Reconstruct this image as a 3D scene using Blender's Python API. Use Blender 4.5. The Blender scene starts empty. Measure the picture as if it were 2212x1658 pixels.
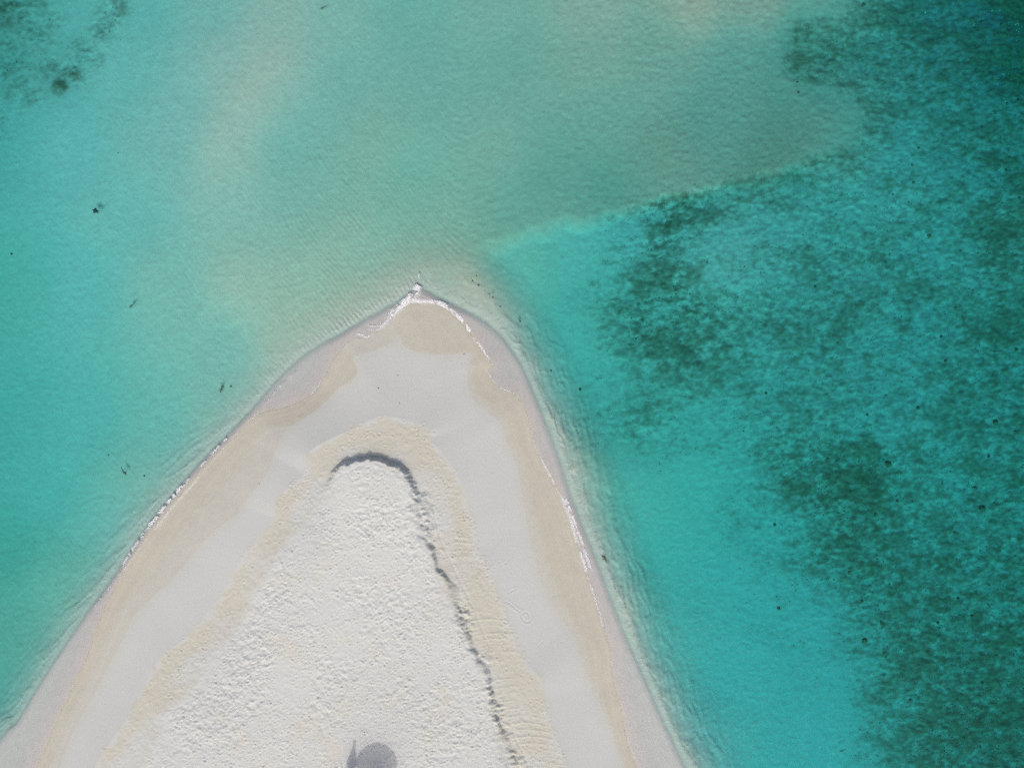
import bpy, bmesh, math, random
import numpy as np
from mathutils import Vector

random.seed(7)
RNG = np.random.default_rng(11)
SC = bpy.context.scene
COL = SC.collection

# ------------------------------------------------------------------ camera, sky, sun, exposure
CAM_H = 61.39                      # metres above the sea
S = 85.0 / 2212.0                  # metres on the sea surface per pixel of a 2212 px wide view
cam = bpy.data.cameras.new('camera'); cam.lens = 26.0; cam.sensor_width = 36.0
cam.clip_start = 0.5; cam.clip_end = 20000
cam_o = bpy.data.objects.new('camera', cam); COL.objects.link(cam_o)
cam_o.location = (0, 0, CAM_H); cam_o.rotation_euler = (0, 0, 0)
SC.camera = cam_o

SUN_EL = math.radians(46)
SHX, SHY = 0.13, 0.99              # where shadows fall on the ground
world = bpy.data.worlds.new('World'); SC.world = world; world.use_nodes = True
wn = world.node_tree.nodes; wl = world.node_tree.links; wn.clear()
sky = wn.new('ShaderNodeTexSky'); sky.sky_type = 'NISHITA'; sky.sun_disc = False
sky.sun_elevation = SUN_EL; sky.sun_rotation = math.atan2(-SHX, -SHY)
sky.air_density = 0.6; sky.dust_density = 4.5; sky.ozone_density = 0.6
bg = wn.new('ShaderNodeBackground'); bg.inputs[1].default_value = 0.15
wo = wn.new('ShaderNodeOutputWorld')
wl.new(sky.outputs[0], bg.inputs[0]); wl.new(bg.outputs[0], wo.inputs[0])
sun = bpy.data.lights.new('sun', 'SUN'); sun.energy = 1.2; sun.angle = math.radians(1.2); sun.color = (1.0, 0.98, 0.95)
sun_o = bpy.data.objects.new('sun', sun); COL.objects.link(sun_o)
tr = Vector((SHX, SHY, -math.tan(SUN_EL) * math.hypot(SHX, SHY)))
sun_o.rotation_euler = tr.to_track_quat('-Z', 'Y').to_euler(); sun_o.location = (-8, -60, 60)
SC.view_settings.view_transform = 'Standard'; SC.view_settings.look = 'None'
SC.view_settings.exposure = 0.08; SC.view_settings.gamma = 1.0
SC.render.engine = 'CYCLES'
SC.cycles.use_denoising = False
SC.cycles.max_bounces = 6; SC.cycles.transparent_max_bounces = 12; SC.cycles.volume_bounces = 0
SC.cycles.sample_clamp_indirect = 3.0

LIGHT = np.array([0.90, 0.915, 0.985])      # radiance of submerged sand per unit of albedo under this light
KABS = np.array([0.60, 0.042, 0.042])     # water absorption per metre
PATH = 1.0 + 1.0 / math.sin(SUN_EL)

def srgb(*c):
    c = np.array(c, float) / 255.0
    return np.where(c <= 0.04045, c / 12.92, ((c + 0.055) / 1.055) ** 2.4)

def gp(x, y, z=0.0):
    """view position (2212 wide) -> ground position at height z"""
    k = S * (CAM_H - z) / CAM_H
    return ((x - 1106.0) * k, (829.0 - y) * k)

# ------------------------------------------------------------------ numpy noise
def _hash(ix, iy, seed):
    h = (ix.astype(np.int64) * 374761393 + iy.astype(np.int64) * 668265263 + seed * 1442695041) & 0xffffffff
    h = ((h ^ (h >> 13)) * 1274126177) & 0xffffffff
    h = h ^ (h >> 16)
    return (h & 0xffff).astype(np.float32) / 65535.0

def vnoise(X, Y, wl_, seed=0):
    x = X / wl_; y = Y / wl_
    ix = np.floor(x); iy = np.floor(y); fx = (x - ix).astype(np.float32); fy = (y - iy).astype(np.float32)
    fx = fx * fx * (3 - 2 * fx); fy = fy * fy * (3 - 2 * fy)
    a = _hash(ix, iy, seed); b = _hash(ix + 1, iy, seed); c = _hash(ix, iy + 1, seed); d = _hash(ix + 1, iy + 1, seed)
    return (a * (1 - fx) + b * fx) * (1 - fy) + (c * (1 - fx) + d * fx) * fy

def fbm(X, Y, wl_, seed=0, octv=4, gain=0.5):
    t = 0; a = 1.0; n = 0
    for o in range(octv):
        c, s = math.cos(0.6 * o + 0.3), math.sin(0.6 * o + 0.3)
        t = t + a * vnoise(X * c - Y * s, X * s + Y * c, wl_ / 2 ** o, seed + 17 * o); n += a; a *= gain
    return t / n

def sstep(a, b, x):
    t = np.clip((x - a) / (b - a), 0, 1)
    return t * t * (3 - 2 * t)

# ------------------------------------------------------------------ traced outlines (view pixels, 2212 wide)
OUT_L = [(-900, 2900), (-420, 2180), (-160, 1830), (0, 1601), (36, 1565), (90, 1475), (144, 1392), (202, 1309), (252, 1241), (299, 1169),
         (346, 1106), (405, 1034), (450, 985), (497, 938), (555, 877), (612, 812), (666, 765), (720, 733), (785, 695), (850, 660), (888, 634), (903, 622)]
OUT_R = [(915, 630), (938, 642), (982, 664), (1032, 689), (1068, 718), (1104, 761), (1126, 797), (1151, 855), (1172, 909), (1194, 963),
         (1214, 1024), (1240, 1100), (1270, 1176), (1299, 1248), (1327, 1324), (1367, 1421), (1403, 1500), (1435, 1572), (1475, 1655),
         (1580, 1850), (1750, 2150), (2100, 2900)]
SWASH = [(-700, 2900), (-230, 2180), (-40, 1850), (60, 1690), (96, 1620), (128, 1545), (165, 1470), (196, 1395), (222, 1325), (262, 1243), (308, 1170),
         (356, 1108), (412, 1040), (455, 993), (503, 946), (560, 893), (600, 884), (650, 866), (688, 838), (703, 810), (722, 775), (748, 740), (776, 729), (790, 730), (815, 716),
         (845, 690), (870, 664), (895, 655), (935, 655), (975, 676), (1004, 706), (1028, 736), (1042, 760), (1060, 785), (1054, 805),
         (1068, 827), (1088, 841), (1108, 850), (1130, 872), (1142, 910), (1152, 950), (1170, 994), (1190, 1030), (1214, 1073), (1228, 1110), (1246, 1172),
         (1270, 1250), (1290, 1315), (1306, 1362), (1318, 1405), (1324, 1470), (1340, 1525), (1354, 1600), (1376, 1660),
         (1450, 1850), (1600, 2150), (1900, 2900)]
WET = [(-560, 2900), (-80, 2180), (80, 1800), (126, 1658), (156, 1578), (210, 1484), (248, 1408), (268, 1372), (284, 1336), (322, 1296),
       (372, 1250), (420, 1192), (452, 1156), (484, 1130), (515, 1108), (545, 1062), (576, 1026), (592, 982), (610, 942), (628, 920), (684, 884), (717, 852),
       (730, 838), (758, 822), (771, 806), (768, 790), (760, 772), (790, 762), (820, 752), (848, 740), (866, 730), (868, 744), (900, 760), (960, 766), (1007, 762),
       (1020, 768), (1012, 790), (1011, 836), (1024, 866), (1053, 888), (1080, 914), (1097, 964), (1114, 1002), (1126, 1054), (1136, 1121),
       (1154, 1198), (1176, 1277), (1212, 1338), (1241, 1378), (1252, 1414), (1274, 1475), (1312, 1558), (1345, 1655),
       (1400, 1850), (1540, 2150), (1800, 2900)]
TAN = [(-300, 2900), (60, 2180), (170, 1740), (205, 1652), (252, 1583), (288, 1529), (310, 1486), (346, 1421), (400, 1378), (436, 1338),
       (475, 1288), (504, 1241), (533, 1190), (590, 1126), (596, 1092), (620, 1053), (659, 1024), (662, 985), (684, 963), (720, 945), (745, 934),
       (790, 912), (826, 898), (866, 905), (909, 916), (928, 931), (924, 945), (952, 974), (981, 1013), (1000, 1050), (1014, 1107), (1018, 1122),
       (1028, 1183), (1054, 1223), (1068, 1270), (1090, 1320), (1108, 1374), (1133, 1432), (1168, 1464), (1172, 1511), (1190, 1565), (1212, 1623), (1224, 1656),
       (1290, 1850), (1420, 2150), (1650, 2900)]
MOUND = [(-180, 2900), (170, 2180), (250, 1760), (310, 1637), (342, 1580), (346, 1547), (392, 1500), (432, 1457), (468, 1399), (510, 1350), (548, 1277),
         (576, 1226), (620, 1160), (665, 1115), (694, 1060), (716, 1024), (735, 1008), (765, 996), (790, 993), (815, 993), (836, 1001), (860, 1013), (880, 1026), (886, 1055),
         (899, 1110), (920, 1180), (945, 1234), (967, 1284), (992, 1345), (1010, 1396), (1035, 1450), (1053, 1504), (1068, 1565), (1086, 1619), (1104, 1658),
         (1170, 1850), (1290, 2150), (1500, 2900)]
LEDGE = [(903, 600), (960, 585), (1000, 566), (1040, 545), (1110, 515), (1180, 492), (1250, 477), (1320, 463), (1375, 453), (1400, 440), (1440, 422), (1480, 410), (1540, 401), (1600, 388),
         (1650, 375), (1705, 357), (1760, 345), (1810, 330), (1842, 308), (1858, 260), (1838, 205), (1770, 185), (1718, 160), (1704, 110), (1722, 60), (1800, 42), (1860, -30),
         (2000, -300), (2300, -900)]

def catmull(pts, n=4):
    P = np.array(pts, float); out = []
    for i in range(len(P) - 1):
        p0 = P[max(i - 1, 0)]; p1 = P[i]; p2 = P[i + 1]; p3 = P[min(i + 2, len(P) - 1)]
        for k in range(n):
            t = k / n
            out.append(0.5 * ((2 * p1) + (-p0 + p2) * t + (2 * p0 - 5 * p1 + 4 * p2 - p3) * t * t + (-p0 + 3 * p1 - 3 * p2 + p3) * t ** 3))
    out.append(P[-1]); return np.array(out)

def world_line(pts, z=0.0, n=3):
    c = catmull(pts, n); k = S * (CAM_H - z) / CAM_H
    return np.stack([(c[:, 0] - 1106) * k, (829 - c[:, 1]) * k], 1)

# raster of signed distances
RX0, RX1, RY0, RY1, RS = -62.0, 62.0, -92.0, 48.0, 0.25
gx = np.arange(RX0, RX1 + RS / 2, RS); gy = np.arange(RY0, RY1 + RS / 2, RS)
GX, GY = np.meshgrid(gx, gy)

def seg_dist(line, X, Y):
    best = np.full(X.shape, 1e9, np.float32)
    for (ax, ay), (bx_, by_) in zip(line[:-1], line[1:]):
        dx, dy = bx_ - ax, by_ - ay; L2 = dx * dx + dy * dy + 1e-12
        t = np.clip(((X - ax) * dx + (Y - ay) * dy) / L2, 0, 1)
        np.minimum(best, (X - ax - t * dx) ** 2 + (Y - ay - t * dy) ** 2, out=best)
    return np.sqrt(best)

def inside(line, X, Y):
    c = np.zeros(X.shape, bool); L = np.vstack([line, line[:1]])
    for (ax, ay), (bx_, by_) in zip(L[:-1], L[1:]):
        if ay == by_: continue
        m = (Y < max(ay, by_)) & (Y >= min(ay, by_))
        c ^= m & (X < ax + (Y - ay) * (bx_ - ax) / (by_ - ay))
    return c

def sdf(line):
    gX = GX.astype(np.float32); gY = GY.astype(np.float32)
    d = seg_dist(line, gX, gY); i = inside(line, gX, gY)
    return np.where(i, d, -d)

R = {}
R['out'] = sdf(world_line(OUT_L + OUT_R))
R['swash'] = sdf(world_line(SWASH))
R['wet'] = sdf(world_line(WET, 0.5))
R['lens_tip'] = sdf(world_line([(850, 700), (866, 730), (880, 746), (905, 758), (950, 766), (1007, 762), (1040, 757), (1062, 775), (1070, 740), (1010, 690), (935, 640), (880, 650), (850, 700)], 0.2))
R['lens_left'] = sdf(world_line([(540, 900), (628, 921), (684, 886), (717, 853), (752, 828), (769, 808), (770, 792), (760, 772), (740, 755), (680, 780), (600, 850), (540, 900)], 0.2))
R['tan'] = sdf(world_line(TAN, 0.9))
R['mound'] = sdf(world_line(MOUND, 1.6))
lw = world_line(LEDGE, -1.2)
ld = seg_dist(lw, GX.astype(np.float32), GY.astype(np.float32))
east_poly = np.vstack([lw, [[90, 80], [200, 80], [200, -200], [0, -200], [-14, -60], [-12, 0]]])
R['ledge'] = np.where(inside(east_poly, GX, GY), ld, -ld)      # + on the deep, eastern side

def samp(name, X, Y):
    A = R[name]
    u = np.clip((X - RX0) / RS, 0, A.shape[1] - 1.001); v = np.clip((Y - RY0) / RS, 0, A.shape[0] - 1.001)
    i = u.astype(int); j = v.astype(int); fu = u - i; fv = v - j
    return (A[j, i] * (1 - fu) + A[j, i + 1] * fu) * (1 - fv) + (A[j + 1, i] * (1 - fu) + A[j + 1, i + 1] * fu) * fv

# ------------------------------------------------------------------ depth and bottom controls
SANDC = np.array([0.60, 0.585, 0.55])
# western sand flat: (photo px x, y, apparent sRGB) -> depth + brightness of the bottom
WEST = [(0, 0, 52, 150, 138), (60, 40, 58, 158, 146), (150, 30, 80, 174, 167), (350, 30, 86, 176, 170), (500, 30, 105, 178, 170), (700, 30, 128, 180, 168),
        (820, 30, 115, 180, 168), (1000, 30, 98, 175, 163), (1200, 30, 108, 174, 160), (1450, 20, 120, 172, 158), (1700, 10, 130, 168, 152), (1850, 15, 112, 160, 146),
        (20, 150, 52, 155, 145), (120, 160, 72, 165, 158), (300, 180, 92, 180, 174), (660, 170, 148, 183, 170), (560, 150, 125, 182, 172),
        (0, 360, 55, 166, 155), (60, 360, 70, 176, 168), (150, 360, 88, 182, 178), (400, 360, 105, 181, 173), (560, 330, 145, 187, 175), (560, 380, 132, 186, 173), (700, 360, 100, 180, 169), (900, 360, 116, 175, 158),
        (1200, 360, 106, 173, 158), (620, 230, 150, 184, 171), (760, 290, 104, 178, 167), (730, 450, 110, 180, 167), (820, 390, 108, 177, 163), (700, 230, 118, 180, 169), (1000, 420, 110, 174, 156), (450, 250, 108, 181, 174), (830, 200, 104, 176, 165), (1050, 200, 100, 172, 160),
        (1250, 130, 97, 169, 154), (1450, 130, 108, 166, 152), (1600, 130, 96, 162, 148), (1800, 130, 78, 156, 146), (1900, 130, 66, 150, 138),
        (1500, 280, 92, 165, 150), (1750, 280, 74, 153, 142), (1950, 250, 64, 145, 133), (1600, 380, 85, 152, 137), (1900, 370, 66, 140, 126),
        (1350, 440, 92, 156, 140), (1500, 460, 80, 148, 132), (1250, 530, 96, 160, 142), (1180, 580, 110, 166, 146), (1100, 595, 118, 171, 152), (1040, 565, 118, 172, 153), (950, 580, 124, 178, 159), (900, 640, 132, 183, 165),
        (0, 690, 56, 172, 155), (60, 690, 66, 180, 166), (200, 690, 82, 181, 175), (400, 690, 110, 185, 172), (600, 690, 138, 188, 171), (800, 690, 132, 188, 170), (950, 690, 150, 180, 158),
        (1080, 690, 168, 176, 158), (1100, 640, 150, 174, 152), (1000, 620, 136, 176, 155), (850, 580, 130, 182, 164), (1000, 500, 118, 172, 152), (600, 530, 122, 185, 172), (300, 530, 95, 183, 176), (800, 480, 112, 178, 163),
        (0, 1030, 52, 170, 158), (60, 1030, 60, 176, 166), (200, 1030, 72, 178, 170), (400, 1030, 90, 182, 171), (520, 980, 108, 184, 170), (540, 850, 108, 184, 172), (700, 800, 140, 187, 168), (850, 740, 150, 184, 162),
        (120, 1200, 64, 176, 167), (20, 1300, 50, 168, 152), (250, 1250, 84, 180, 170), (330, 1180, 98, 182, 168), (150, 1420, 82, 176, 160), (20, 1550, 66, 170, 152), (0, 1700, 60, 168, 152)]
# eastern bottom: (photo px x, y, apparent sRGB of the bare sand there, reef cover 0..1)
EAST = [(1150, 690, 145, 180, 160, 0), (1240, 690, 80, 178, 165, 0), (1250, 600, 84, 176, 162, 0), (1400, 600, 70, 173, 164, .05), (1540, 570, 62, 170, 168, .12), (1600, 540, 60, 165, 160, .95),
        (1640, 590, 55, 160, 150, 1.0), (1700, 520, 55, 158, 152, .7), (1750, 610, 68, 166, 163, .2), (1720, 640, 66, 166, 162, .3), (1620, 660, 58, 162, 154, .6),
        (1480, 700, 58, 168, 160, .1), (1500, 740, 52, 162, 152, .85), (1600, 720, 48, 155, 145, 1.0), (1560, 780, 48, 155, 145, .95), (1700, 760, 50, 155, 145, .8), (1650, 840, 46, 152, 142, .85), (1430, 800, 60, 170, 160, .05),
        (1460, 900, 52, 166, 157, .25), (1500, 950, 50, 164, 156, .35), (1600, 930, 48, 160, 152, .4), (1540, 1040, 46, 160, 150, .6), (1640, 1000, 46, 160, 150, .55), (1580, 1080, 46, 164, 156, .25), (1720, 1040, 44, 162, 155, .3), (1800, 960, 44, 156, 150, .5),
        (1900, 560, 56, 158, 154, .42), (2050, 590, 48, 152, 146, .6), (2050, 700, 46, 150, 145, .62), (2300, 590, 44, 150, 146, .55), (2450, 590, 42, 142, 136, .75), (2150, 460, 50, 154, 150, .5), (1950, 480, 52, 154, 148, .6),
        (1850, 420, 58, 154, 144, .6), (2000, 340, 54, 150, 142, .55), (2200, 330, 46, 148, 146, .5), (2350, 330, 40, 142, 140, .62), (2480, 330, 34, 134, 132, .78), (2120, 270, 48, 150, 145, .55),
        (1950, 130, 55, 142, 130, .65), (2050, 60, 52, 142, 134, .6), (2150, 150, 46, 138, 134, .6), (2300, 130, 38, 130, 128, .62), (2420, 60, 28, 108, 112, .72), (2490, 20, 12, 66, 78, .95), (2490, 150, 22, 104, 106, .85), (2350, 20, 33, 120, 120, .62),
        (1900, 800, 46, 152, 146, .62), (2100, 850, 42, 148, 144, .6), (2300, 850, 40, 146, 142, .62), (2470, 850, 36, 140, 136, .75), (1950, 960, 42, 152, 147, .52), (2200, 1000, 40, 150, 147, .5), (2400, 1030, 36, 144, 140, .66),
        (1280, 900, 64, 174, 162, .02), (1370, 900, 56, 171, 162, .06), (1370, 1180, 140, 178, 160, 0), (1450, 1180, 88, 178, 163, 0), (1550, 1180, 56, 172, 161, .0), (1700, 1180, 45, 168, 159, .04), (1830, 1170, 42, 162, 156, .22),
        (1900, 1130, 40, 152, 144, .75), (1950, 1180, 36, 145, 136, .9), (2050, 1230, 35, 145, 136, .85), (2100, 1180, 35, 145, 136, .9), (2250, 1180, 36, 148, 142, .6), (2450, 1180, 34, 142, 136, .72),
        (1850, 1260, 38, 160, 155, .35), (1920, 1300, 38, 160, 156, .35), (2000, 1330, 36, 150, 142, .78), (2080, 1420, 34, 144, 136, .82), (2250, 1330, 34, 146, 141, .7), (2450, 1400, 33, 140, 134, .78),
        (1600, 1350, 46, 168, 160, .0), (1500, 1350, 72, 174, 163, 0), (1750, 1400, 42, 164, 160, .06), (1900, 1480, 40, 162, 160, .22), (2000, 1500, 40, 160, 160, .1), (2110, 1520, 36, 148, 142, .55), (2150, 1480, 33, 142, 134, .85),
        (1600, 1600, 60, 172, 165, 0), (1800, 1650, 42, 164, 162, .04), (2050, 1640, 40, 160, 160, .08), (2170, 1640, 36, 150, 142, .68), (2230, 1600, 33, 142, 134, .85), (2400, 1550, 32, 140, 133, .88), (1700, 1780, 58, 170, 166, 0), (2000, 1800, 42, 162, 162, .03),
        (2200, 1760, 38, 154, 150, .45), (2260, 1780, 33, 144, 134, .95), (2400, 1760, 31, 138, 130, .92), (2490, 1850, 28, 130, 122, .9), (1550, 1800, 90, 176, 165, 0), (1480, 1500, 98, 178, 165, 0)]
WK = 1.0 / 1.1302

def solve(c):
    T = np.maximum(srgb(*c) - 0.012, 0.002) / LIGHT      # less what the surface reflects
    d = math.log(max((T[1] / T[0]) * (SANDC[0] / SANDC[1]), 1.02)) / ((KABS[0] - KABS[1]) * PATH)
    return d, T[1] / (SANDC[1] * math.exp(-KABS[1] * PATH * d)), T[2] / (SANDC[2] * math.exp(-KABS[2] * PATH * d))

cgx = np.arange(RX0, RX1 + 0.5, 1.0); cgy = np.arange(RY0, RY1 + 0.5, 1.0)
CX, CY = np.meshgrid(cgx, cgy)

def shepard(pts, vals, e=2.8, p=2.2):
    num = np.zeros(CX.shape + (vals.shape[1],)); den = np.zeros(CX.shape)
    for (x, y), v in zip(pts, vals):
        w = 1.0 / ((CX - x) ** 2 + (CY - y) ** 2 + e * e) ** p
        num += w[..., None] * v; den += w
    return num / den[..., None]

def csamp(A, X, Y):
    u = np.clip(X - RX0, 0, A.shape[1] - 1.001); v = np.clip(Y - RY0, 0, A.shape[0] - 1.001)
    i = u.astype(int); j = v.astype(int); fu = (u - i); fv = (v - j)
    if A.ndim == 3: fu = fu[..., None]; fv = fv[..., None]
    return (A[j, i] * (1 - fu) + A[j, i + 1] * fu) * (1 - fv) + (A[j + 1, i] * (1 - fu) + A[j + 1, i + 1] * fu) * fv

wp = []; wv = []
for x, y, r, g, b in WEST:
    if x < 80: r += 4; g -= 3; b += 0
    if 880 < x < 1700 and 380 < y < 650: r -= 10; g += 5; b += 7
    d, a, ab = solve((r + 23 * max(1 - r / 150, 0), g - 8, b - 3)); wp.append(gp(x * WK, y * WK, -d)); wv.append((d, a, ab))
FW = shepard(wp, np.array(wv))
ep = []; ev = []
for x, y, r, g, b, cv in EAST:
    d, a, ab = solve((r + 16 * max(1 - r / 150, 0), g - 6, b - 2)); ep.append(gp(x * WK, y * WK, -d)); ev.append((d, a, ab, cv))
FE = shepard(ep, np.array(ev))
REEF_NW = [(20, 10, 80, .72), (80, 60, 80, .55), (30, 130, 70, .58), (140, 188, 24, .95), (165, 160, 40, .68), (110, 150, 45, .55), (235, 70, 42, .68), (252, 38, 45, .6), (195, 125, 50, .56), (60, 210, 60, .46), (20, 260, 60, .4)]

def fields(X, Y):
    """depth, brightness, blueness, reef cover of the bare bottom"""
    w = csamp(FW, X, Y); e = csamp(FE, X, Y)
    jit = (fbm(X, Y, 1.8, 5, 3) - 0.5) * 1.1
    le = samp('ledge', X, Y) + jit
    sof = 3.8 * sstep(23.5, 29.0, X + 0.4 * np.maximum(Y - 20, 0)) + 0.45 * sstep(9.0, 2.0, X)
    t = sstep(-0.35 - sof, 0.9 + sof, le)
    depth = w[..., 0] * (1 - t) + e[..., 0] * t
    A = w[..., 1] * (1 - t) + e[..., 1] * t
    B = w[..., 2] * (1 - t) + e[..., 2] * t
    cover = e[..., 3] * sstep(-1.2, 0.5, le)
    # weed caught along the foot of the ledge
    lx = sstep(10.5, 12, X) * sstep(18.5, 16.5, X) + 0.9 * sstep(24, 25.5, X) * sstep(28.8, 27.8, X) * sstep(22, 20.5, Y) + 0.35 * sstep(22.5, 23.5, X) * sstep(25, 30, Y)
    cover = np.maximum(cover, 0.95 * np.exp(-((le - 0.35) / 0.42) ** 2) * np.clip(lx, 0, 1) * sstep(13, 15, Y))
    for x, y, r, v in REEF_NW:
        cx, cy = gp(x, y, -1.6); cover = np.maximum(cover, v * np.exp(-(((X - cx) ** 2 + (Y - cy) ** 2) / (r * S) ** 2)))
    far = np.hypot(X, Y + 10)
    depth = depth + np.clip(far - 70, 0, 400) * 0.025
    return depth, A, B, cover

def reef_noise(X, Y):
    return 0.34 * fbm(X * 0.9, Y * 1.5, 4.2, 31, 5, 0.62) + 0.36 * fbm(X * 0.85, Y * 1.4, 1.1, 47, 3, 0.7) + 0.30 * fbm(X, Y * 1.4, 0.42, 53, 2, 0.7)

def cover_mask(X, Y, cover):
    n = reef_noise(X, Y); cover = np.clip(cover, 0, 1) ** 1.5
    thr = 0.64 - 0.25 * cover
    return sstep(thr - 0.14, thr + 0.15, n) * sstep(0.02, 0.2, cover), n

AX = gp(800, 1060, 1.6)
def terrain(X, Y, fine=False):
    so = samp('out', X, Y); ss = samp('swash', X, Y); sw = samp('wet', X, Y); st = samp('tan', X, Y); sm = samp('mound', X, Y)
    wob = (fbm(X, Y, 1.2, 3, 3) - 0.5)
    so = so + 0.10 * wob; ss = ss + 0.12 * wob
    depth, A, B, cover = fields(X, Y)
    off = np.maximum(-so, 0)
    right = sstep(-6, -3, X)
    prof = 1 - np.exp(-(off / 2.2) ** 1.25)
    tipn = np.exp(-(np.hypot(X + 4.5, Y - 8.0) / 4.5) ** 2)
    ws = 1.4 + 1.7 * tipn + 0.5 * (fbm(X, Y, 3.0, 7, 2) - 0.5)
    profr = 0.16 * np.clip(off / ws, 0, 1) + 0.84 * sstep(ws - 0.6, ws + 3.8, off) ** 0.62
    prof = prof * (1 - right) + profr * right
    zw = -(0.14 + (np.maximum(depth, 0.14) - 0.14) * prof)
    zw = zw - 0.05 * np.exp(-((off - 0.30) / 0.25) ** 2) * sstep(0.4, 1.5, depth + 0.9)
    # braided sand ridges along the right-hand shore
    alo = X * 0.36 - Y * 0.93
    rg1 = 1 - np.abs(2 * fbm(off * 1.0 + 0.16 * alo + 0.9 * fbm(X, Y, 1.5, 12, 2), alo * 0.17, 0.48, 8, 4, 0.6) - 1)
    zw = zw + right * 0.11 * (sstep(0.70, 1.0, rg1) - 0.2) * (0.3 + 1.2 * fbm(X, Y, 3.0, 14, 2)) * sstep(0.5, 1.0, off) * sstep(5.0, 3.0, off) * sstep(6.5, 3.5, Y)
    alo2 = X * 0.70 + Y * 0.71
    rg2 = 1 - np.abs(2 * fbm(off * 1.0 + 0.2 * alo2, alo2 * 0.14, 0.6, 18, 3) - 1)
    zw = zw + (1 - right) * 0.05 * (sstep(0.72, 1.0, rg2) - 0.2) * sstep(0.4, 0.9, off) * sstep(3.4, 1.8, off) * sstep(-2, -5, Y)
    zs = -(0.012 + 0.075 * np.clip(-ss / 1.6, 0, 1))
    # land
    r = np.clip(ss / (np.maximum(ss, 0) + np.maximum(-st, 0) + 1e-3), 0, 1)
    zl = 0.004 + 0.9 * r ** 1.05
    zl = zl + 0.06 * sstep(0, 3, st)
    ang = np.degrees(np.arctan2(X - AX[0], Y - AX[1]))           # 0 = towards the tip, + = right-hand side
    h = 0.30 + 0.36 * sstep(AX[1] - 9, AX[1] + 2, Y)
    sharp = sstep(-15.7, -13.4, X)
    jag = (0.5 * fbm(X * 0.8 - Y * 0.6, X * 0.6 + Y * 0.8, 1.3, 21, 4, 0.7) + 0.5 * fbm(X, Y, 0.45, 27, 3, 0.6) - 0.5) * 1.3
    rb = sstep(45, 90, ang) * sstep(178, 150, ang) 
    smj = sm + jag * (0.60 + 0.3 * rb) + rb * 1.1 * (fbm(X, Y, 2.3, 23, 3) - 0.5)
    bw = rb * (0.10 + 1.1 * sstep(0.40, 0.62, fbm(X, Y, 2.6, 25, 3)))
    bank = sstep(-0.32 - bw, 0.10 + 0.6 * bw, smj) * sharp + sstep(-1.5, 4.5, smj) * (1 - sharp)
    zl = zl + h * bank + 0.10 * sstep(0, 8, sm)
    zl = zl + 0.012 * (fbm(X, Y, 2.5, 61, 3) - 0.5) * sstep(0.2, 1.5, ss)
    z = np.where(ss > 0, zl, 0)
    tsw = sstep(-0.25, 0.30, so)
    zz = zw * (1 - tsw) + np.where(ss > 0, zl, zs) * tsw
    far = np.hypot(X, Y + 10)
    zz = np.where(far > 110, np.minimum(zz, zw), zz)
    if fine:
        clod = rb * np.exp(-((sm + 0.35) / 0.70) ** 2) + 0.6 * np.exp(-((ang - 35) / 25) ** 2) * np.exp(-((sm - 0.2) / 0.45) ** 2)
        rdg = np.abs(fbm(X * 0.8 + Y * 0.35, Y * 1.25 - X * 0.3, 0.62, 71, 4, 0.65) - 0.5) * 2
        zz = zz + clod * (0.40 * (rdg - 0.28)) * (0.15 + 1.0 * sstep(0.42, 0.72, fbm(X, Y, 1.7, 77, 3)))
    return dict(z=zz, so=so, ss=ss, sw=sw, st=st, sm=sm, depth=depth, A=A, B=B, cover=cover, ang=ang, off=off)

# base colours of the sand kinds
C_DRY = np.array([0.588, 0.577, 0.535]); C_MOUND = np.array([0.620, 0.608, 0.566]); C_TAN = np.array([0.566, 0.526, 0.428])
C_WET = np.array([0.545, 0.496, 0.398]); C_DAMP = np.array([0.560, 0.528, 0.450]); C_SWASH = np.array([0.520, 0.460, 0.430]); C_WEED = np.array([0.090, 0.100, 0.058])
for _c in (C_DRY, C_MOUND, C_TAN, C_WET, C_DAMP, C_SWASH): _c *= np.array([0.975, 1.015, 1.01])

def mixc(a, b, t): return a * (1 - t[..., None]) + b * t[..., None]

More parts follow.
